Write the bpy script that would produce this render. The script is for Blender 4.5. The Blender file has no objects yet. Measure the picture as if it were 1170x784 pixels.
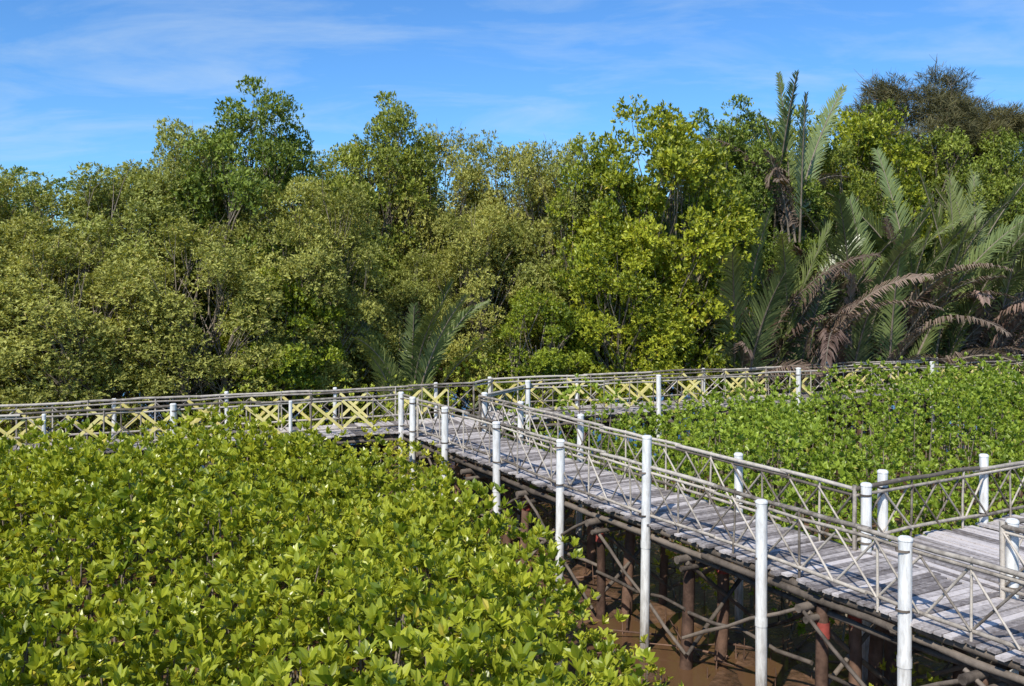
import bpy, math, numpy as np
from mathutils import Vector
rng=np.random.default_rng(7)
scene=bpy.context.scene
scene.view_settings.view_transform='Standard'
scene.view_settings.look='None'
scene.view_settings.exposure=0
col=scene.collection

# ---------------------------------------------------------------- materials
def newmat(name):
    m=bpy.data.materials.new(name); m.use_nodes=True
    nt=m.node_tree; nt.nodes.clear()
    return m,nt,nt.nodes,nt.links

def leaf_mat(name,dark,light,accent,rough=0.42,transl=0.3,spec=0.35):
    m,nt,N,L=newmat(name)
    out=N.new('ShaderNodeOutputMaterial')
    at=N.new('ShaderNodeAttribute'); at.attribute_name='lv'
    oi=N.new('ShaderNodeObjectInfo')
    cr=N.new('ShaderNodeValToRGB'); e=cr.color_ramp.elements
    e[0].position=0.0; e[0].color=(*dark,1); e[1].position=0.85; e[1].color=(*light,1)
    x=e.new(0.985); x.color=(*light,1); x=e.new(1.0); x.color=(*accent,1)
    L.new(at.outputs['Fac'],cr.inputs['Fac'])
    hs=N.new('ShaderNodeHueSaturation')
    mh=N.new('ShaderNodeMath'); mh.operation='MULTIPLY_ADD'; mh.inputs[1].default_value=0.028; mh.inputs[2].default_value=0.480
    L.new(oi.outputs['Random'],mh.inputs[0]); L.new(mh.outputs[0],hs.inputs['Hue'])
    mv=N.new('ShaderNodeMath'); mv.operation='MULTIPLY_ADD'; mv.inputs[1].default_value=-0.25; mv.inputs[2].default_value=1.12
    L.new(oi.outputs['Random'],mv.inputs[0]); L.new(mv.outputs[0],hs.inputs['Value'])
    L.new(cr.outputs['Color'],hs.inputs['Color'])
    p=N.new('ShaderNodeBsdfPrincipled'); p.inputs['Roughness'].default_value=rough
    p.inputs['Specular IOR Level'].default_value=spec
    L.new(hs.outputs['Color'],p.inputs['Base Color'])
    t=N.new('ShaderNodeBsdfTranslucent')
    tm=N.new('ShaderNodeMix'); tm.data_type='RGBA'; tm.blend_type='MULTIPLY'; tm.inputs[0].default_value=1
    L.new(hs.outputs['Color'],tm.inputs[6]); tm.inputs[7].default_value=(1.5,1.4,0.5,1)
    L.new(tm.outputs[2],t.inputs['Color'])
    mx=N.new('ShaderNodeMixShader'); mx.inputs[0].default_value=transl
    L.new(p.outputs[0],mx.inputs[1]); L.new(t.outputs[0],mx.inputs[2]); L.new(mx.outputs[0],out.inputs[0])
    return m

def wood_mat(name,c1,c2,rough=0.75,scale=6,bump=0.3,var=0.5):
    m,nt,N,L=newmat(name)
    out=N.new('ShaderNodeOutputMaterial'); p=N.new('ShaderNodeBsdfPrincipled')
    g=N.new('ShaderNodeNewGeometry')
    n1=N.new('ShaderNodeTexNoise'); n1.inputs['Scale'].default_value=scale; n1.inputs['Detail'].default_value=5; n1.inputs['Roughness'].default_value=0.7
    L.new(g.outputs['Position'],n1.inputs['Vector'])
    at=N.new('ShaderNodeAttribute'); at.attribute_name='lv'
    ma=N.new('ShaderNodeMath'); ma.operation='MULTIPLY_ADD'; ma.inputs[1].default_value=var; 
    L.new(at.outputs['Fac'],ma.inputs[0])
    ms=N.new('ShaderNodeMath'); ms.operation='MULTIPLY_ADD'; ms.inputs[1].default_value=1.5; ms.inputs[2].default_value=-0.25-var*0.5
    L.new(n1.outputs['Fac'],ms.inputs[0]); L.new(ms.outputs[0],ma.inputs[2])
    cr=N.new('ShaderNodeValToRGB'); e=cr.color_ramp.elements
    e[0].position=0.1; e[0].color=(*c1,1); e[1].position=0.9; e[1].color=(*c2,1)
    L.new(ma.outputs[0],cr.inputs['Fac']); L.new(cr.outputs['Color'],p.inputs['Base Color'])
    p.inputs['Roughness'].default_value=rough; p.inputs['Specular IOR Level'].default_value=0.25
    n2=N.new('ShaderNodeTexNoise'); n2.inputs['Scale'].default_value=35; n2.inputs['Detail'].default_value=3
    L.new(g.outputs['Position'],n2.inputs['Vector'])
    b=N.new('ShaderNodeBump'); b.inputs['Strength'].default_value=bump; b.inputs['Distance'].default_value=0.02
    L.new(n2.outputs['Fac'],b.inputs['Height']); L.new(b.outputs[0],p.inputs['Normal'])
    L.new(p.outputs[0],out.inputs[0])
    return m

def paint_mat(name,c,dirt,zlow=0.0,zhigh=1.1):
    m,nt,N,L=newmat(name)
    out=N.new('ShaderNodeOutputMaterial'); p=N.new('ShaderNodeBsdfPrincipled')
    g=N.new('ShaderNodeNewGeometry'); s=N.new('ShaderNodeSeparateXYZ'); L.new(g.outputs['Position'],s.inputs[0])
    mr=N.new('ShaderNodeMapRange'); mr.inputs['From Min'].default_value=zlow; mr.inputs['From Max'].default_value=zhigh
    mr.inputs['To Min'].default_value=0.45; mr.inputs['To Max'].default_value=0.0; L.new(s.outputs['Z'],mr.inputs['Value'])
    mp=N.new('ShaderNodeMapping'); mp.inputs['Scale'].default_value=(16,16,3.0); L.new(g.outputs['Position'],mp.inputs[0])
    n=N.new('ShaderNodeTexNoise'); n.inputs['Scale'].default_value=1; n.inputs['Detail'].default_value=6; n.inputs['Roughness'].default_value=0.7
    L.new(mp.outputs[0],n.inputs['Vector'])
    ma=N.new('ShaderNodeMath'); ma.operation='ADD'; L.new(n.outputs['Fac'],ma.inputs[0]); L.new(mr.outputs[0],ma.inputs[1])
    cr=N.new('ShaderNodeValToRGB'); e=cr.color_ramp.elements
    e[0].position=0.42; e[0].color=(*c,1); e[1].position=0.95; e[1].color=(*dirt,1)
    L.new(ma.outputs[0],cr.inputs['Fac']); L.new(cr.outputs['Color'],p.inputs['Base Color'])
    p.inputs['Roughness'].default_value=0.7; p.inputs['Specular IOR Level'].default_value=.25
    b=N.new('ShaderNodeBump'); b.inputs['Strength'].default_value=.3; b.inputs['Distance'].default_value=0.01
    L.new(n.outputs['Fac'],b.inputs['Height']); L.new(b.outputs[0],p.inputs['Normal'])
    L.new(p.outputs[0],out.inputs[0]); return m

M_leaf_near=leaf_mat('near_mangrove_leaf',(0.17,0.225,0.013),(0.55,0.565,0.055),(0.70,0.56,0.09),rough=0.33,transl=0.3,spec=.55)
M_leaf_right=leaf_mat('vine_leaf',(0.13,0.20,0.016),(0.43,0.52,0.06),(0.5,0.44,0.1),rough=0.42,transl=0.3,spec=.45)
M_leaf_A=leaf_mat('olive_leaf',(0.13,0.155,0.024),(0.46,0.48,0.12),(0.48,0.42,0.15),rough=0.5,transl=0.28)
M_leaf_B=leaf_mat('bright_leaf',(0.07,0.12,0.010),(0.43,0.48,0.04),(0.6,0.5,0.06),rough=0.42,transl=0.28,spec=.4)
M_leaf_C=leaf_mat('dark_leaf',(0.075,0.115,0.014),(0.30,0.37,0.055),(0.34,0.31,0.07),rough=0.45,transl=0.25)
M_leaf_D=leaf_mat('casuarina_needle',(0.05,0.055,0.02),(0.17,0.16,0.06),(0.18,0.13,0.07),rough=0.6,transl=0.2)
M_nipa=leaf_mat('nipa_leaflet',(0.075,0.11,0.035),(0.27,0.33,0.12),(0.3,0.27,0.12),rough=0.34,transl=0.22,spec=0.55)
M_nipa_dead=leaf_mat('dry_nipa_leaflet',(0.08,0.05,0.035),(0.30,0.22,0.17),(0.36,0.28,0.2),rough=0.7,transl=0.15)
M_bark=wood_mat('bark',(0.11,0.09,0.065),(0.32,0.27,0.21),rough=0.9)
M_deck=wood_mat('weathered_planks',(0.16,0.14,0.135),(0.60,0.55,0.53),scale=13,var=0.9)
M_bamboo=wood_mat('weathered_bamboo',(0.13,0.108,0.088),(0.56,0.50,0.425),scale=7,var=0.9)
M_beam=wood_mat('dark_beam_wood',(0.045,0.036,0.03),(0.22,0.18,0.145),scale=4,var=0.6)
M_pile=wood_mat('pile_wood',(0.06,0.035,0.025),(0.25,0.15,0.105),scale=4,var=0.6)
M_red=wood_mat('faded_red_paint',(0.18,0.035,0.028),(0.42,0.09,0.07),scale=12,var=0.3)
M_yellow=wood_mat('faded_yellow_paint',(0.66,0.54,0.16),(0.90,0.80,0.34),scale=9,var=0.6,bump=0.1)
M_white=paint_mat('white_post_paint',(0.82,0.82,0.80),(0.20,0.17,0.14))

# ---------------------------------------------------------------- mesh accumulator (quads only)
class Acc:
    def __init__(s): s.v=[];s.q=[];s.m=[];s.a=[];s.s=[];s.n=0
    def add(s,v,q,mat=0,a=0.5,smooth=False):
        v=np.asarray(v,dtype=np.float32).reshape(-1,3); q=np.asarray(q,dtype=np.int64).reshape(-1,4)
        s.v.append(v); s.q.append(q+s.n); s.m.append(np.full(len(q),mat,dtype=np.int32))
        s.a.append(np.broadcast_to(np.asarray(a,dtype=np.float32),(len(v),)).copy()); s.s.append(np.full(len(q),smooth,dtype=bool)); s.n+=len(v)
    def mesh(s,name,mats):
        v=np.concatenate(s.v);q=np.concatenate(s.q)
        me=bpy.data.meshes.new(name)
        me.vertices.add(len(v)); me.vertices.foreach_set('co',v.ravel())
        me.loops.add(q.size); me.loops.foreach_set('vertex_index',q.ravel().astype(np.int32))
        me.polygons.add(len(q)); me.polygons.foreach_set('loop_start',np.arange(0,q.size,4,dtype=np.int32))
        me.polygons.foreach_set('material_index',np.concatenate(s.m))
        me.polygons.foreach_set('use_smooth',np.concatenate(s.s))
        for m in mats: me.materials.append(m)
        at=me.attributes.new('lv','FLOAT','POINT'); at.data.foreach_set('value',np.concatenate(s.a))
        me.update(calc_edges=True); me.validate()
        return me
    def obj(s,name,mats,parent=None):
        o=bpy.data.objects.new(name,s.mesh(name,mats)); col.objects.link(o)
        if parent: o.parent=parent
        return o

def nrm(a): return a/np.maximum(np.linalg.norm(a,axis=-1,keepdims=True),1e-9)

def tube(acc,pts,rad,n=7,mat=0,a=None,cap=True):
    pts=np.asarray(pts,float); rad=np.broadcast_to(np.asarray(rad,float),(len(pts),))
    if a is None: a=rng.random()
    t=np.gradient(pts,axis=0); t=nrm(t)
    up=np.array([0,0,1.]) if abs(t[0,2])<0.9 else np.array([1.,0,0])
    s=nrm(np.cross(t,up)); b=np.cross(s,t)
    ang=np.linspace(0,2*np.pi,n,endpoint=False)
    ring=(np.cos(ang)[None,:,None]*s[:,None,:]+np.sin(ang)[None,:,None]*b[:,None,:])*rad[:,None,None]+pts[:,None,:]
    k=len(pts); q=[]
    i=np.arange(n); j=(i+1)%n
    for r in range(k-1):
        q.append(np.stack([r*n+i,r*n+j,(r+1)*n+j,(r+1)*n+i],1))
    acc.add(ring.reshape(-1,3),np.concatenate(q),mat,a,True)
    if cap and n%2==0:
        for e in (0,k-1):
            rv=ring[e]; qq=[[0,1+2*c,2+2*c,3+2*c] for c in range((n-2)//2)]
            acc.add(rv,qq,mat,a,False)

def box(acc,c,dx,dy,hx,hy,hz,mat=0,a=None,roll=0):
    if a is None: a=rng.random()
    c=np.array(c,float); dx=np.array([dx[0],dx[1],0.]); dy=np.array([dy[0],dy[1],0.]); dz=np.array([0,0,1.])+dx*roll
    v=[]
    for z in (-1,1):
        for x,y in ((-1,-1),(1,-1),(1,1),(-1,1)): v.append(c+dx*x*hx+dy*y*hy+dz*z*hz)
    acc.add(v,[[0,3,2,1],[4,5,6,7],[0,1,5,4],[1,2,6,5],[2,3,7,6],[3,0,4,7]],mat,a)

def slat(acc,p,q,nv,w,th,mat):
    p=np.array(p,float)+rng.normal(0,.014,3);q=np.array(q,float)+rng.normal(0,.014,3)
    nv=np.array([nv[0],nv[1],0.]); d=nrm(q-p); s=nrm(np.cross(d,nv)); v=[]
    for e in (p,q):
        for x,y in ((-1,-1),(1,-1),(1,1),(-1,1)): v.append(e+s*x*w/2+nv*y*th/2)
    acc.add(v,[[0,3,2,1],[4,5,6,7],[0,1,5,4],[1,2,6,5],[2,3,7,6],[3,0,4,7]],mat,rng.random())

def frame(A):
    up=np.zeros_like(A); up[:,0]=1; m=np.abs(A[:,0])>0.9; up[m]=[0,1,0]
    T=nrm(np.cross(A,up)); B=np.cross(A,T); return T,B

def rosettes(acc,P,A,k,ln,wr,th=(0.5,1.25),mat=0,base_var=None,hexleaf=False,fold=0.25,jit=0.0,droop=0.0):
    M=len(P)
    if M==0: return
    A=nrm(A); T,B=frame(A)
    P=np.repeat(P,k,0);Aa=np.repeat(A,k,0);T=np.repeat(T,k,0);B=np.repeat(B,k,0)
    n=len(P)
    phi=np.tile(np.arange(k)*2.4,M)+np.repeat(rng.random(M)*6.28,k)+rng.normal(0,.25,n)
    t=rng.uniform(th[0],th[1],n)
    d=Aa*np.cos(t)[:,None]+(T*np.cos(phi)[:,None]+B*np.sin(phi)[:,None])*np.sin(t)[:,None]
    d[:,2]-=droop; d=nrm(d)
    nn=nrm(Aa-(Aa*d).sum(1,keepdims=True)*d+rng.normal(0,.25,(n,3)))
    nn=nrm(nn-(nn*d).sum(1,keepdims=True)*d)
    s=np.cross(d,nn)
    L=(rng.uniform(ln[0],ln[1],n)*np.repeat(rng.uniform(.7,1.12,M),k))[:,None]; W=L*wr*0.5
    if jit>0: P=P+rng.normal(0,jit,(n,3))
    f=fold
    if base_var is None: base_var=np.full(M,0.0)
    lv=np.clip(np.repeat(base_var+rng.normal(0,.13,M),k)+rng.random(n)*0.75+0.12,0,.97)
    lv[rng.random(n)<0.012]=1.6
    if hexleaf:
        b=P+d*L*0.05; L1=P+d*L*.38-s*W+nn*W*f; L2=P+d*L*.72-s*W*.85+nn*W*f*.8; tip=P+d*L-nn*L*.05
        R2=P+d*L*.72+s*W*.85+nn*W*f*.8; R1=P+d*L*.38+s*W+nn*W*f
        v=np.stack([b,L1,L2,tip,R2,R1],1).reshape(-1,3)
        o=np.arange(n)[:,None]*6
        q=np.concatenate([o+np.array([[0,3,2,1]]),o+np.array([[0,5,4,3]])])
        acc.add(v,q,mat,np.repeat(lv,6))
    else:
        b=P; Lp=P+d*L*.5-s*W+nn*W*f; tip=P+d*L; Rp=P+d*L*.5+s*W+nn*W*f
        v=np.stack([b,Rp,tip,Lp],1).reshape(-1,3)
        o=np.arange(n)[:,None]*4
        acc.add(v,o+np.array([[0,1,2,3]]),mat,np.repeat(lv,4))

def rdir(n,zmin=-1.0):
    z=rng.uniform(zmin,1,n); p=rng.random(n)*6.283; r=np.sqrt(1-z*z)
    return np.stack([r*np.cos(p),r*np.sin(p),z],1)

# ---------------------------------------------------------------- walkway layout
def V(x,y): return np.array([x,y],float)
MO=V(-2.34,23.5); MU=nrm(V(.4945,-.869)); MV=V(-MU[1],MU[0])
def mp(u,v): return MO+MU*u+MV*v
W=1.66
LA=V(-2.84,24.5); LD=nrm(V(8.5,3.6)); LN=V(-LD[1],LD[0])
RA=V(0.4,26.6);  RD=nrm(V(.928,.371)); RN=V(-RD[1],RD[0])
DZ=2.10
segs=[(mp(-1.2,W/2),mp(30,W/2),W/2),(LA-LD*30+LN*W/2,LA+LD*3+LN*W/2,W/2),(RA-RD*1+RN*W/2,RA+RD*45+RN*W/2,W/2),(mp(13.15,W/2),mp(13.15,14),1.15)]
def walkdist(x,y):
    best=np.full(np.shape(x),1e9)
    for a,b,h in segs:
        ab=b-a; t=np.clip(((x-a[0])*ab[0]+(y-a[1])*ab[1])/(ab@ab),0,1)
        d=np.hypot(x-a[0]-t*ab[0],y-a[1]-t*ab[1])-h
        best=np.minimum(best,d)
    return best

def P3(p,z): return np.array([p[0],p[1],z])
def planks(acc,o,d,n,length,width,z,pw=0.125,over=0.06):
    k=int(length/pw)
    for i in range(k):
        if rng.random()<0.015: continue
        c=o+d*(i+.5)*pw+n*(width/2+rng.normal(0,.025))
        ang=rng.normal(0,.018); dd=d*math.cos(ang)+n*math.sin(ang); nn2=V(-dd[1],dd[0]) if (n@V(-dd[1],dd[0]))>0 else -V(-dd[1],dd[0])
        box(acc,P3(c,z-.018+rng.normal(0,.006)),dd,nn2,pw*.5-rng.uniform(.004,.016),width/2+over+rng.uniform(-.04,.08),.016,roll=rng.normal(0,.03))

def pole(acc,a,b,r,mat=0,n=6,sag=0.0,jit=0.0,av=None):
    a=np.array(a,float);b=np.array(b,float)
    a=a+rng.normal(0,jit,3); b=b+rng.normal(0,jit,3)
    k=max(2,int(np.linalg.norm(b-a)/0.5)+1)
    t=np.linspace(0,1,k)[:,None]; p=a+(b-a)*t
    p[:,2]-= (4*t[:,0]*(1-t[:,0]))*sag
    if k>2: p[1:-1]+=rng.normal(0,jit*.4,(k-2,3))
    rr=r*(1+rng.normal(0,.06,k)); tube(acc,p,rr,n,mat,av)

def railing(acc,a,b,panel=0.62,yellow=False,z=DZ,h=0.9,phase=0):
    d=b-a; L=np.linalg.norm(d); d=d/L
    s=0
    while s<L-0.05:
        e=min(L,s+rng.uniform(2.4,3.2))
        if L-e<0.8: e=L
        for hh,r in ((h,.032),(h-.085,.024),(.13,.026)):
            pole(acc,P3(a+d*max(s-.12,0),z+hh),P3(a+d*e,z+hh),r,0,6,sag=rng.normal(0,.014),jit=.012)
        s=e
    n=max(1,int(round(L/panel))); w=L/n
    nrmv=V(-d[1],d[0])
    for i in range(n):
        p=a+d*i*w; q=a+d*(i+1)*w
        yl=yellow and ((i+phase)%5 in (0,1,3))
        off=nrmv*.022; hi=h-.09
        if yl:
            slat(acc,P3(p+off,z+.12),P3(q+off,z+hi),nrmv,.07,.018,1)
            slat(acc,P3(q-off,z+.12),P3(p-off,z+hi),nrmv,.07,.018,1)
        else:
            pole(acc,P3(p+off,z+.12),P3(q+off,z+hi),.016,0,6,jit=.018)
            pole(acc,P3(q-off,z+.12),P3(p-off,z+hi),.016,0,6,jit=.018)
        if i>0 and (i%2==0 or yellow): pole(acc,P3(p,z-.06),P3(p,z+h+.03),.018,0,6,jit=.014)
    for e in (a,b): pole(acc,P3(e,z-.15),P3(e,z+h+.05),.03,0,6,jit=.005)

def whitepost(acc,p,top=3.03,r=.075,base=-.3):
    lean=rng.normal(0,.018,2); r=r*rng.uniform(.93,1.04)
    a=P3(p,base); b=P3(p+lean,top+rng.normal(0,.015))
    tube(acc,[a,(a+b)/2,b],[r,r*1.0,r],14,0)
    tube(acc,[b-[0,0,.012],b+[0,0,.012],b+[0,0,.03]],[r*1.08,r*1.08,r*.8],14,0)
    j=a+(b-a)*rng.uniform(.45,.6)
    tube(acc,[j-[0,0,.06],j+[0,0,.06]],[r*1.09,r*1.09],14,0,cap=False)
    for zz in (DZ+.12,DZ+.82):
        c=P3(p,zz); tube(acc,[c-[0,0,.015],c+[0,0,.015]],[r*1.14,r*1.14],12,1,cap=False)

def under(acc,pile,o,d,n,length,width,step=2.45,start=0.5,z=DZ):
    for v in (0.06,width*.5,width-.06):
        s=0
        while s<length:
            e=min(length,s+rng.uniform(3,4.5))
            pole(acc,P3(o+d*max(0,s-.2)+n*v,z-.10),P3(o+d*e+n*v,z-.10),.055,0,8,jit=.012)
            if v<.1:
                pole(acc,P3(o+d*max(0,s-.2)+n*(v-.03),z-.23),P3(o+d*e+n*(v-.03),z-.23),.05,0,8,jit=.02)
                pole(acc,P3(o+d*max(0,s-.2)+n*(v+.1),z-.36),P3(o+d*e+n*(v+.1),z-.36),.04,0,8,jit=.03)
            s=e
    s=start
    while s<length:
        c=o+d*s
        pole(acc,P3(c-n*.22,z-.34),P3(c+n*(width+.22),z-.34),.06,0,8,jit=.015)
        pole(acc,P3(c-n*.18+d*.12,z-.47),P3(c+n*(width+.2)+d*.1,z-.47),.045,0,8,jit=.02)
        for v in (0.12,width*.5,width-.12):
            pp=c+n*v+d*rng.normal(0,.12); r=rng.uniform(.07,.10)
            a=P3(pp+rng.normal(0,.05,2),-.3); b=P3(pp,z-.30)
            tube(pile,[a,(a+b)/2+[rng.normal(0,.02),0,0],b],[r*1.1,r,r*.92],10,0)
            if rng.random()<.4:
                bb=a+(b-a)*.9; tube(pile,[a+(b-a)*.80,bb],[r*1.06,r*1.04],10,1,cap=False)
        pole(acc,P3(c,z-.4),P3(c+n*width,0.35),.035,0,6,jit=.03)
        pole(acc,P3(c+n*width,z-.4),P3(c,0.35),.035,0,6,jit=.03)
        if s+step<length:
            k=int(s/step)%3
            if k!=1: pole(acc,P3(c-n*.05,z-.35),P3(c+d*step-n*.05,.25),.03,0,6,jit=.05)
            if k!=0: pole(acc,P3(c-n*.05,.5),P3(c+d*step-n*.05,z-.35),.03,0,6,jit=.05)
            pole(acc,P3(c+n*width,.4),P3(c+d*step+n*width,z-.35),.035,0,6,jit=.04)
            pole(acc,P3(c+n*.1,.9),P3(c+d*step+n*.1,.95),.03,0,6,jit=.06)
        s+=step

bw=bpy.data.objects.new('bamboo_boardwalk',None); col.objects.link(bw)
a=Acc(); planks(a,mp(-1.9,0),MU,MV,32,W,DZ); planks(a,mp(12.0,W+.09),MV,MU,12,2.3,DZ-.004,over=.03); a.obj('deck_planks',[M_deck],bw)
a=Acc()
railing(a,mp(0,0),mp(30,0))
railing(a,mp(.14,W),mp(12.0,W))
railing(a,mp(14.3,W),mp(30,W))
railing(a,mp(12.0,W),mp(12.0,W+12))
railing(a,mp(14.3,W),mp(14.3,W+12))
railing(a,mp(.14,W),RA)
railing(a,LA,mp(0,0))
a.obj('bamboo_railing',[M_bamboo,M_yellow],bw)
a=Acc()
for u in (1.73,4.26,6.67,9.25,11.89,14.2,16.7,19.2,21.7,24.2,26.7):
    whitepost(a,mp(u,-.09),top=3.48 if u==9.25 else 3.02,r=.08)
for u in (.14,1.98,4.5,9.46,12.1,14.35,16.9,19.5,22,24.5): whitepost(a,mp(u,W+.12),top=3.06)
for v in (.75,3.2,5.7,8.2): whitepost(a,mp(11.9,W+v),top=3.14); whitepost(a,mp(14.4,W+v+.3),top=3.08)
whitepost(a,mp(-.1,-.1)); 
a.obj('white_posts',[M_white,M_beam],bw)
a=Acc();b=Acc()
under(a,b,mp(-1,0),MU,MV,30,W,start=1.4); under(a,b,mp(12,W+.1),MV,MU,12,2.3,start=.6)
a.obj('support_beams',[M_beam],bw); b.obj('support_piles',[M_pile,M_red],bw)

cb=bpy.data.objects.new('bamboo_boardwalk',None); col.objects.link(cb)
Z2=DZ-.04
a=Acc(); planks(a,LA-LD*30,LD,LN,33.6,W,Z2); planks(a,RA-RD*1.0,RD,RN,45,W,Z2+.004)
a.obj('deck_planks',[M_deck],cb)
a=Acc()
railing(a,LA-LD*30,LA,.78,True)
FL=LA+LD*2.6+LN*W; FR=RA+RN*W-RD*.4
railing(a,LA-LD*30+LN*W,FL,.78,True,phase=1)
railing(a,FL,FR,.72,True)
railing(a,RA,RA+RD*42,.82,True,phase=2)
railing(a,FR,RA+RN*W+RD*42,.82,True)
a.obj('bamboo_railing',[M_bamboo,M_yellow],cb)
a=Acc()
for s in (0.05,5.6,11,16.3): whitepost(a,LA-LD*s-LN*.1,top=3.06,r=.07)
for s in (2.9,8.35,13.6,19): whitepost(a,LA-LD*s-LN*.1,top=2.98,r=.045)
for s in (-1.5,1.4,4.2,6.9,9.7,12.4): whitepost(a,LA-LD*s+LN*(W+.1),top=3.03,r=.055)
for s in (0,4.25,9.3,14.9,20,25): whitepost(a,RA+RD*s-RN*.1,top=3.1,r=.078)
for s in (-.4,2.4,7,12,17,22): whitepost(a,RA+RD*s+RN*(W+.1),top=3.03,r=.055)
a.obj('white_posts',[M_white,M_beam],cb)
a=Acc();b=Acc()
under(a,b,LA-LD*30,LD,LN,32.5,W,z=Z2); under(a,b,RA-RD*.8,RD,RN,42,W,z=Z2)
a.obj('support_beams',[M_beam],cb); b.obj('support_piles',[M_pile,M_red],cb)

# ---------------------------------------------------------------- ground and water
def axis(lo,hi,step,far):
    c=np.arange(lo,hi+step,step); o=[]; s=step; x=hi
    while x<far: s*=1.5; x+=s; o.append(x)
    o=np.array(o); x=lo; s=step; p=[]
    while x>-far: s*=1.5; x-=s; p.append(x)
    return np.concatenate([np.array(p)[::-1],c,o])
gx=axis(-14,20,.2,1500); gy=axis(0,34,.2,1500)
X,Y=np.meshgrid(gx,gy)
def wav(x,y,s,seed):
    r=np.random.default_rng(seed); z=np.zeros_like(x,dtype=float)
    for i in range(7):
        th=r.random()*6.28; f=s*r.uniform(.5,2); z+=np.sin((x*math.cos(th)+y*math.sin(th))*f+r.random()*6.28)
    return z/7
Z=.14*wav(X,Y,1.0,3)+.08*wav(X,Y,4,4)
g=Acc(); nx=len(gx); ny=len(gy); i,j=np.meshgrid(np.arange(nx-1),np.arange(ny-1)); k=(j*nx+i).ravel()
g.add(np.stack([X,Y,Z],-1),np.stack([k,k+1,k+nx+1,k+nx],1),0,.5,True)
m,nt,N,L=newmat('wet_mud')
out=N.new('ShaderNodeOutputMaterial'); p=N.new('ShaderNodeBsdfPrincipled'); ge=N.new('ShaderNodeNewGeometry')
n1=N.new('ShaderNodeTexNoise'); n1.inputs['Scale'].default_value=1.6; n1.inputs['Detail'].default_value=9; n1.inputs['Roughness'].default_value=.75; L.new(ge.outputs['Position'],n1.inputs['Vector'])
cr=N.new('ShaderNodeValToRGB'); e=cr.color_ramp.elements; e[0].position=.36; e[0].color=(.035,.021,.013,1); e[1].position=.66; e[1].color=(.20,.11,.06,1)
L.new(n1.outputs['Fac'],cr.inputs[0]); L.new(cr.outputs[0],p.inputs['Base Color'])
r2=N.new('ShaderNodeMapRange'); r2.inputs['From Min'].default_value=.42; r2.inputs['From Max'].default_value=.58; r2.inputs['To Min'].default_value=.15; r2.inputs['To Max'].default_value=.7
L.new(n1.outputs['Fac'],r2.inputs[0]); L.new(r2.outputs[0],p.inputs['Roughness'])
n2=N.new('ShaderNodeTexNoise'); n2.inputs['Scale'].default_value=9; n2.inputs['Detail'].default_value=6; L.new(ge.outputs['Position'],n2.inputs['Vector'])
b=N.new('ShaderNodeBump'); b.inputs['Strength'].default_value=.6; b.inputs['Distance'].default_value=.08; L.new(n2.outputs['Fac'],b.inputs['Height']); L.new(b.outputs[0],p.inputs['Normal'])
L.new(p.outputs[0],out.inputs[0])
g.obj('mud_ground',[m])
m,nt,N,L=newmat('muddy_water')
out=N.new('ShaderNodeOutputMaterial'); p=N.new('ShaderNodeBsdfPrincipled'); ge=N.new('ShaderNodeNewGeometry')
p.inputs['Base Color'].default_value=(.12,.065,.033,1); p.inputs['Roughness'].default_value=.06; p.inputs['IOR'].default_value=1.33
n2=N.new('ShaderNodeTexNoise'); n2.inputs['Scale'].default_value=5; n2.inputs['Detail'].default_value=3; L.new(ge.outputs['Position'],n2.inputs['Vector'])
b=N.new('ShaderNodeBump'); b.inputs['Strength'].default_value=.12; b.inputs['Distance'].default_value=.03; L.new(n2.outputs['Fac'],b.inputs['Height']); L.new(b.outputs[0],p.inputs['Normal'])
L.new(p.outputs[0],out.inputs[0])
g=Acc(); g.add([[-40,-6,.0],[40,-6,.0],[40,60,.0],[-40,60,.0]],[[0,1,2,3]]); g.obj('muddy_water',[m])
a=Acc()
for i in range(620):
    u=rng.uniform(-1,22); v=rng.uniform(-3.2,W+1.5); q=mp(u,v)
    if rng.random()<.3:
        th=rng.random()*6.28; l=rng.uniform(.2,1.3); q2=q+V(math.cos(th),math.sin(th))*l
        tube(a,[P3(q,.05),P3((q+q2)/2+rng.normal(0,.04,2),.12),P3(q2,rng.uniform(.03,.3))],[.022,.018,.008],5,0,cap=False)
    else:
        h=rng.uniform(.1,.45); tube(a,[P3(q,-.1),P3(q+rng.normal(0,.03,2),h)],[.016,.006],5,0,cap=False)
a.obj('driftwood_and_roots',[M_pile])

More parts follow.
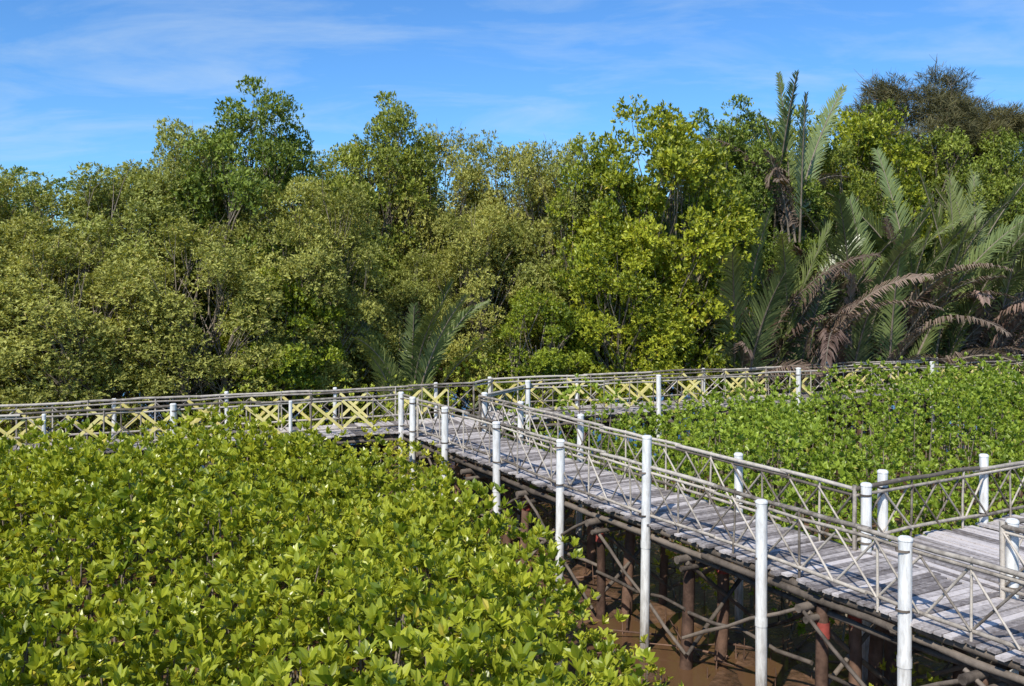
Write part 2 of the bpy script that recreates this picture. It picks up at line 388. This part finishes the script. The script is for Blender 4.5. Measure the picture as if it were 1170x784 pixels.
# ---------------------------------------------------------------- shrub canopies
def canopy(name,cents,per,k,ln,wr,mat,hexleaf,stems=2,zmin=-.45,margin=.12,th=(.4,1.2),vs=1.25,upb=.75,lean=(0,0)):
    acc=Acc(); PP=[];AA=[];BB=[]
    for (x,y,zt,r) in cents:
        n=int(per*r*r/.5)
        d=rdir(n,zmin)
        rad=np.where(rng.random(n)<.72,rng.uniform(.86,1.1,n),rng.uniform(.35,.86,n))
        vr=r*vs
        c=np.array([x,y,zt-vr])
        lob=1+.18*np.sin(d[:,0]*5+x*3)*np.sin(d[:,1]*5+y*3)
        p=c+d*np.array([r,r,vr])*(rad*lob)[:,None]
        sh=rng.random(n)<.06; p[sh,2]+=rng.uniform(.05,.28,sh.sum())
        p[:,2]=np.maximum(p[:,2],.25)
        A=nrm(d*.8+np.array([lean[0],lean[1],upb])+rng.normal(0,.28,(n,3)))
        PP.append(p);AA.append(A);BB.append(np.full(n,rng.uniform(-.24,.2)))
        for s in range(stems):
            q=rng.normal(0,.3,2)*r; e=c+np.array([q[0]*1.5,q[1]*1.5,vr*.1])
            b0=np.array([x+q[0]*.6,y+q[1]*.6,-.2]); md=(b0+e)/2+rng.normal(0,.08,3)
            if walkdist(md[0],md[1])<.05 or walkdist(e[0],e[1])<.05: continue
            tube(acc,[b0,md,e],[.026,.02,.01],5,1,cap=False)
    P=np.concatenate(PP);A=np.concatenate(AA);B=np.concatenate(BB)
    keep=(walkdist(P[:,0],P[:,1])>margin+rng.normal(0,.05,len(P)))
    P,A,B=P[keep],A[keep],B[keep]
    rosettes(acc,P,A,k,ln,wr,th=th,mat=0,base_var=B,hexleaf=hexleaf,jit=.012)
    acc.obj(name,[mat,M_bark]); return len(P)*k

def scatter(test,xr,yr,dmin,tries):
    pts=[]
    for _ in range(tries):
        x=rng.uniform(*xr); y=rng.uniform(*yr)
        if not test(x,y): continue
        if pts:
            q=np.array(pts)
            if np.min((q[:,0]-x)**2+(q[:,1]-y)**2)<dmin*dmin: continue
        pts.append((x,y))
    return pts
eY=[3,7.3,10,12.7,15,17,19,21,24]; eX=[1.75,1.4,1.3,1.1,.15,-.8,-2.2,-3.1,-3.6]
def t_near(x,y):
    return x<np.interp(y,eY,eX)-.35 and y<24.5+.423*(x+2.84)-.75
pts=scatter(t_near,(-17,1.8),(3.5,24),.62,9000)
C=[]
for x,y in pts:
    e=np.interp(y,eY,eX)-x
    zt=2.74+.5*wav(np.array(x),np.array(y),1.3,11)*2+rng.normal(0,.16)-.65*math.exp(-max(e-.3,0)/.6)
    ds=-((V(x,y)-LA)@LN)
    if ds<4: zt-=(.6 if x<-8 else .2)*(1-ds/4)
    if y<10: zt+=.12
    C.append((x,y,float(zt),rng.uniform(.48,.85)))
c1=canopy('mangrove_shrub_foliage',C,68,8,(.11,.18),.44,M_leaf_near,True,th=(.2,1.0),upb=.8,lean=(-.15,-.3))
C=[(-2.6,20.6,2.5,.6),(-2.0,21.6,2.3,.55),(-1.6,19.2,1.7,.5),(-2.4,19.4,2.1,.6),(-3.2,22.6,2.5,.7),(-.6,17.2,1.6,.5),(.2,15.6,1.4,.45),(1.9,8.3,1.9,.4),(2.2,9.6,1.0,.35),(2.6,11,.8,.35),(1.9,13.2,1.0,.35),
   (-1.2,20.4,1.3,.5),(-1.9,22.6,1.6,.5),(1.2,14.6,.9,.4),(3.6,10.2,.7,.35),(3.2,17.5,1.2,.5),(5.2,12.6,1.0,.4),(2.2,19.4,1.4,.5)]
c2=canopy('mangrove_sapling_foliage',C,70,7,(.08,.15),.42,M_leaf_near,True,margin=-2)
def t_right(x,y):
    v=(V(x,y)-MO)@MV
    if v<W+.3: return False
    if (V(x,y)-RA)@RN>-.35: return False
    return walkdist(x,y)>.35
pts=scatter(t_right,(-1,24),(6,38),.72,14000)
C=[]
for x,y in pts:
    zt=2.4+.6*wav(np.array(x),np.array(y),.9,21)*2.8+rng.normal(0,.32)+(.25 if y>22 and x>6 else 0)
    dm=walkdist(x,y)
    if dm<1 and y<24: zt=min(zt,2.7)
    C.append((x,y,float(np.clip(zt,1.5,3.3)),rng.uniform(.45,.95)))
for t in [(2.2,22.0,3.6,.45),(1.8,24.3,3.4,.55),(5.2,19.5,3.2,.5),(4.0,20.8,3.1,.45),(7.5,19.0,3.2,.5),(9.5,22.5,3.5,.6),(12.5,25.5,3.6,.7),(14.5,27.5,3.7,.8),(11,27,3.4,.6),(16.5,27.8,3.7,.8),(8.4,25,3.3,.5),(6.4,22.8,3.2,.5)]: C.append(t)
c3=canopy('shrub_foliage',C,56,7,(.09,.165),.52,M_leaf_right,False,th=(.3,1.15),lean=(-.15,-.25))
def t_back(x,y):
    s=(V(x,y)-LA)@LN if x<0 else (V(x,y)-RA)@RN
    return s>W+.4 and s<5.0
pts=scatter(t_back,(-28,32),(12,48),1.15,14000)
C=[]
for x,y in pts:
    s=(V(x,y)-LA)@LN if x<0 else (V(x,y)-RA)@RN
    zt=2.6+.35*(s-2)+.8*wav(np.array(x),np.array(y),.8,31)+rng.normal(0,.2)
    if x>7: zt-=.8
    C.append((x,y,float(min(zt,5.0)),rng.uniform(.7,1.2)))
c4=canopy('undergrowth_foliage',C,36,7,(.10,.17),.42,M_leaf_right,False,stems=1,lean=(-.1,-.3))

# ---------------------------------------------------------------- trees
def tree_mesh(name,R,H,low,leafmat,per,k,ln,wr,cr,th,seed,bare=0.15,clumpdens=.75,droop=0.,fill=.6,topbare=0,limb=1.0):
    global rng
    rng=np.random.default_rng(seed)
    acc=Acc(); cz=(H+low)/2; hz=(H-low)/2-cr*.4
    area=4*math.pi*(((R*R)**1.6+2*(R*hz)**1.6)/3)**(1/1.6)
    n=int(area*clumpdens)
    d=rdir(n,-.9)
    ph=rng.random(6)*6.28
    lob=1+.17*np.sin(3*np.arctan2(d[:,1],d[:,0])+ph[0]+d[:,2]*2)+.12*np.sin(5*d[:,2]+ph[1]+d[:,0]*4)+rng.normal(0,.05,n)
    lob=np.minimum(lob,1.16)
    rad=np.where(rng.random(n)<.8,rng.uniform(.88,1.03,n),rng.uniform(fill,.88,n))
    c=np.array([0,0,cz])+d*np.array([R-cr*.5,R-cr*.5,hz])*(rad*lob)[:,None]
    c[:,2]=np.clip(c[:,2],low*.6,None)
    nt=3; tr=[]
    for t in range(nt):
        q=rng.normal(0,R*.18,2); top=np.array([q[0]*1.3,q[1]*1.3,H*.68])
        p=np.array([[q[0]*.5,q[1]*.5,-.3],[q[0]*.8+rng.normal(0,.12),q[1]*.8,H*.25],[q[0]+rng.normal(0,.2),q[1]+rng.normal(0,.2),H*.5],top])
        tube(acc,p,[.15,.12,.08,.03],8,1,cap=False); tr.append(p)
    for i in range(n):
        t=tr[rng.integers(nt)]; f=np.clip((c[i,2]-low*.2)/H*.8,.08,.95)*.85
        s=np.array([np.interp(f,[0,.33,.66,1],t[:,a]) for a in range(3)])
        e=c[i]; md=(s+e)/2+rng.normal(0,.25,3)+[0,0,-.15]
        m2=(md+e)/2+rng.normal(0,.1,3)
        tube(acc,[s,md,m2,e],np.array([.04,.026,.018,.006])*limb,5,1,cap=False)
        for b in range(2):
            e2=e+rdir(1,-.2)[0]*cr*rng.uniform(.5,.9); tube(acc,[m2,(m2+e2)/2+rng.normal(0,.05,3),e2],[.012,.009,.004],4,1,cap=False)
    for b in range(topbare):
        s=c[np.argsort(c[:,2])[-1-rng.integers(max(3,n//5))]]; e=s+np.array([rng.normal(0,.5),rng.normal(0,.5),rng.uniform(.6,1.6)])
        tube(acc,[s,(s+e)/2+rng.normal(0,.1,3),e],[.025,.015,.005],4,1,cap=False)
        for q in range(3):
            m0=s+(e-s)*rng.uniform(.3,.8); e2=m0+np.array([rng.normal(0,.35),rng.normal(0,.35),rng.uniform(.2,.7)]); tube(acc,[m0,e2],[.01,.004],4,1,cap=False)
    PP=[];AA=[];BB=[]
    for i in range(n):
        if rng.random()<bare*.3: continue
        r=cr*rng.uniform(.65,1.3); m=int(per*(r/cr)**2)
        dd=rdir(m,-.7)
        rr=np.where(rng.random(m)<.65,rng.uniform(.75,1.08,m),rng.uniform(.2,.75,m))
        tw=rdir(5,-.3); w=tw[rng.integers(5,size=m)]
        dd=nrm(dd+w*rng.uniform(0,1.0,m)[:,None])
        p=c[i]+dd*np.array([1,1,.8])*(r*rr)[:,None]
        A=nrm(dd*.8+nrm(c[i]-[0,0,cz])*.5+np.array([0,0,.5])+rng.normal(0,.3,(m,3)))
        PP.append(p);AA.append(A);BB.append(np.full(m,rng.uniform(-.30,.22)))
    P=np.concatenate(PP);A=np.concatenate(AA);B=np.concatenate(BB)
    rosettes(acc,P,A,k,ln,wr,th=th,mat=0,base_var=B,jit=.03,droop=droop)
    return acc.mesh(name,[leafmat,M_bark]),len(P)*k
MA=[tree_mesh('olive_tree_mesh',2.9,10,1.2,M_leaf_A,112,6,(.09,.165),.42,.70,(.4,1.4),s,bare=.3,clumpdens=.9,topbare=1,limb=.75) for s in (101,102,103,104)]
MB=[tree_mesh('bright_tree_mesh',3.0,10,1.2,M_leaf_B,80,7,(.12,.21),.48,.70,(.4,1.2),s,clumpdens=.88) for s in (201,202)]
MC=[tree_mesh('dark_tree_mesh',2.8,10,1.2,M_leaf_C,100,6,(.10,.17),.46,.66,(.4,1.3),s,clumpdens=.88) for s in (301,302)]
MD=[tree_mesh('casuarina_mesh',3.6,15,9,M_leaf_D,110,8,(.26,.5),.07,.8,(.3,1.5),s,clumpdens=.75,topbare=22,droop=.2) for s in (401,)]
rng=np.random.default_rng(99)
def put(kind,x,y,top,r,name='mangrove_tree'):
    src={'A':(MA,2.9,10),'B':(MB,3.0,10),'C':(MC,2.8,10),'D':(MD,3.6,15)}[kind]
    me=src[0][rng.integers(len(src[0]))][0]
    o=bpy.data.objects.new(name,me); col.objects.link(o)
    o.location=(x,y,0); s=r/src[1]; o.scale=(s,s*rng.uniform(.9,1.1),top/src[2]*.97); o.rotation_euler=(0,0,rng.random()*6.28)
for t in [('A',-15.5,26.5,8.8,3.0),('A',-13.2,30.2,10.2,3.2),('A',-11.0,31.5,11.0,2.6),('C',-8.8,31,12.0,2.7),('A',-6.4,29.6,9.0,2.5),
          ('A',-9.2,27.4,7.8,2.7),('A',-12.2,26.0,7.2,2.6),('B',-7.0,28.0,6.2,1.8),('A',-17.5,31,9.8,3.0),('A',-18.5,25,8.6,2.8),('A',-22,28,9.2,3.2),
          ('C',-5.0,36,12.4,2.6),('A',-2.7,37,12.0,2.7),('A',.1,36,11.4,2.5),('A',-6.3,37.5,11.0,2.5),('A',-.9,33.5,8.4,2.3),('A',2.0,35.5,11.2,2.5),
          ('B',5.5,34,12.3,3.0),('B',3.3,34,10.9,2.3),('B',3.8,32.4,7.6,2.2),('C',8.9,37.5,12.6,2.8),('C',12.5,40,12.6,3.0),
          ('B',15.8,42,13.4,3.2),('C',19.0,43,12.4,3.0),('C',22.5,43,12.6,3.2),('A',27,45,12.8,3.3),('A',-3.0,33.6,7.0,1.9),('A',-5.2,31.6,5.4,1.6),('B',.8,31.4,5.6,1.7),('C',16,41,9.5,2.5)]:
    put(*t)
put('D',20.6,47,15.9,4.0,'casuarina_tree'); put('D',25.2,49,14.6,3.6,'casuarina_tree')
for x in np.arange(-34,42,4.2):
    put(['A','A','C'][rng.integers(3)],x+rng.normal(0,.7),44+.12*x+rng.normal(0,1.5),rng.uniform(9.8,11.2)+(1.2 if x>5 else 0),3.5)

# ---------------------------------------------------------------- nipa palms
def frond(acc,base,az,e0,bend,L,lmat,wid=1.0,dens=.06,a0=.5):
    n=26; t=np.linspace(0,1,n); el=e0-bend*t**1.8; ds=L/(n-1)
    h=np.array([math.cos(az),math.sin(az),0.]); sd=np.array([-math.sin(az),math.cos(az),0.])
    tw=rng.normal(0,.55)
    dirs=np.cos(el)[:,None]*h+np.sin(el)[:,None]*np.array([0,0,1.])
    p=base+np.concatenate([[np.zeros(3)],np.cumsum(dirs[:-1]*ds,0)])
    p+=sd*(rng.normal(0,.4)*t**2)[:,None]
    tube(acc,p,.06*(1-t)*wid+.012,6,2,a0,cap=False)
    m=int(L*.85/dens); tt=np.linspace(.15,.995,m)
    tt=np.repeat(tt,2)+rng.normal(0,.002,2*m); sg=np.tile([1.,-1.],m); q=len(tt)
    c=np.stack([np.interp(tt,t,p[:,i]) for i in range(3)],1); f=nrm(np.stack([np.interp(tt,t,dirs[:,i]) for i in range(3)],1))
    up=nrm(np.cross(f,np.broadcast_to(sd,f.shape))); up=np.where(up[:,2:3]<0,-up,up)
    s1=sd*math.cos(tw)+up*math.sin(tw); u1=nrm(np.cross(s1,f)); u1=np.where((u1*up).sum(1,keepdims=True)<0,-u1,u1)
    ll=(1.0*np.sin(np.pi*np.clip(.14+.84*tt,0,1))**.6+.1)*wid*rng.uniform(.75,1.1,q)
    fw=1.0+.6*tt
    d=nrm(f*fw[:,None]+s1*sg[:,None]+u1*.32+rng.normal(0,.10,(q,3)))
    w=nrm(np.cross(d,u1))*.031
    grp=np.interp(tt+sg*7,np.sort(rng.uniform(-8,9,350)),rng.random(350))
    dr=(.08+.65*grp**2) if lmat==0 else (.5+1.0*grp)
    e1=c+d*(ll*.5)[:,None]; e2=e1+nrm(d+np.array([0,0,-1.])*dr[:,None])*(ll*.5)[:,None]
    v=np.stack([c-w*.5,c+w*.5,e1+w,e1-w,e2+w*.1,e2-w*.1],1).reshape(-1,3); o=np.arange(q)[:,None]*6
    lv=np.clip(a0+rng.normal(0,.17,q),0,.95)
    keepm=(rng.random(q)>(.06 if lmat==0 else .3))
    o=o[keepm]
    acc.add(v,np.concatenate([o+np.array([[0,1,2,3]]),o+np.array([[3,2,4,5]])]),lmat,np.repeat(lv,6))
def nipa(x,y,H,n,dead=3,spread=1.0,base_z=0.,wid=1.0):
    acc=Acc()
    for i in range(n):
        az=i*2.4+rng.normal(0,.3); e0=math.radians(rng.uniform(70,88)); bend=math.radians(rng.uniform(10,75))*spread
        L=H*rng.uniform(.7,1.08)
        frond(acc,np.array([rng.normal(0,.3),rng.normal(0,.3),base_z+.1]),az,e0,bend,L,0,a0=rng.uniform(.0,.9),wid=wid*rng.uniform(.8,1.1))
    for i in range(dead):
        az=rng.random()*6.28; frond(acc,np.array([rng.normal(0,.3),rng.normal(0,.3),base_z+.1]),az,math.radians(rng.uniform(68,88)),math.radians(rng.uniform(20,170)),H*rng.uniform(.5,.9),1,a0=rng.uniform(.0,.8),wid=wid*.85)
    if base_z>1: tube(acc,[[0,0,-.3],[.1,0,base_z*.5],[0,0,base_z+.3]],[.2,.16,.15],9,2)
    o=acc.obj('nipa_palm',[M_nipa,M_nipa_dead,M_bark]); o.location=(x,y,0); return o
nipa(-3.4,29.6,5.9,14,2,.95,wid=.72)
for (x,y,H,n,dd) in [(8.4,33.7,9.6,11,7),(10.2,34.4,9.2,10,10),(12.2,35.2,9.2,10,12),(14.0,35.8,10.6,12,10),(16.2,36.8,10.8,13,10),(18.4,37.6,10.8,12,11),(21.0,38.8,10.6,11,8),(12.8,38,10.2,8,5),(17.2,39.5,11.4,8,5)]:
    nipa(x,y,H,n,dd)
nipa(10.6,36.6,6.3,7,7,.3,base_z=7.2,wid=.7)

# ---------------------------------------------------------------- world / light / camera
S=np.array([-.42,-.83]); S/=np.linalg.norm(S); el=math.radians(46)
w=bpy.data.worlds.new('sky'); scene.world=w; w.use_nodes=True; nt=w.node_tree; N=nt.nodes; L=nt.links; N.clear()
out=N.new('ShaderNodeOutputWorld'); bg=N.new('ShaderNodeBackground'); bg.inputs['Strength'].default_value=.12
sk=N.new('ShaderNodeTexSky'); sk.sky_type='NISHITA'; sk.sun_disc=False; sk.sun_elevation=el; sk.sun_rotation=math.atan2(S[0],S[1]); sk.air_density=1.0; sk.dust_density=.35; sk.ozone_density=2.8
mul=N.new('ShaderNodeMix'); mul.data_type='RGBA'; mul.blend_type='MULTIPLY'; mul.inputs[0].default_value=1; mul.inputs[7].default_value=(.56,.98,1.42,1)
L.new(sk.outputs[0],mul.inputs[6])
tc=N.new('ShaderNodeTexCoord'); sp=N.new('ShaderNodeSeparateXYZ'); L.new(tc.outputs['Generated'],sp.inputs[0])
za=N.new('ShaderNodeMath'); za.operation='ADD'; za.inputs[1].default_value=.14; L.new(sp.outputs['Z'],za.inputs[0])
dx=N.new('ShaderNodeMath'); dx.operation='DIVIDE'; L.new(sp.outputs['X'],dx.inputs[0]); L.new(za.outputs[0],dx.inputs[1])
dy=N.new('ShaderNodeMath'); dy.operation='DIVIDE'; L.new(sp.outputs['Y'],dy.inputs[0]); L.new(za.outputs[0],dy.inputs[1])
cb2=N.new('ShaderNodeCombineXYZ'); L.new(dx.outputs[0],cb2.inputs[0]); L.new(dy.outputs[0],cb2.inputs[1])
mpn=N.new('ShaderNodeMapping'); mpn.inputs['Location'].default_value=(3.3,1.2,0); mpn.inputs['Rotation'].default_value=(0,0,.3); mpn.inputs['Scale'].default_value=(.7,1.2,1); L.new(cb2.outputs[0],mpn.inputs[0])
nz=N.new('ShaderNodeTexNoise'); nz.inputs['Scale'].default_value=1.9; nz.inputs['Detail'].default_value=7; nz.inputs['Roughness'].default_value=.6; nz.inputs['Distortion'].default_value=.5; L.new(mpn.outputs[0],nz.inputs['Vector'])
cr=N.new('ShaderNodeValToRGB'); e=cr.color_ramp.elements; e[0].position=.46; e[0].color=(0,0,0,1); e[1].position=.8; e[1].color=(.55,.55,.55,1); L.new(nz.outputs['Fac'],cr.inputs[0])
mx=N.new('ShaderNodeMix'); mx.data_type='RGBA'; L.new(cr.outputs[0],mx.inputs[0]); L.new(mul.outputs[2],mx.inputs[6]); mx.inputs[7].default_value=(5.2,6.4,7.6,1)
L.new(mx.outputs[2],bg.inputs[0]); L.new(bg.outputs[0],out.inputs[0])
ld=bpy.data.lights.new('sun','SUN'); ld.energy=5.0; ld.angle=math.radians(.5); ld.color=(1,.94,.83)
lo=bpy.data.objects.new('sun',ld); col.objects.link(lo)
to=Vector((S[0]*math.cos(el),S[1]*math.cos(el),math.sin(el))); lo.rotation_euler=to.to_track_quat('Z','Y').to_euler(); lo.location=(-20,-30,40)
cd=bpy.data.cameras.new('camera'); cd.lens=33.2; cd.sensor_width=36; cd.shift_y=-.070; cd.clip_end=4000
co=bpy.data.objects.new('camera',cd); col.objects.link(co); co.location=(0,0,6.2); co.rotation_euler=(math.radians(90),0,0); scene.camera=co
print('LEAVES',c1,c2,c3,c4,[x[1] for x in MA+MB+MC+MD])
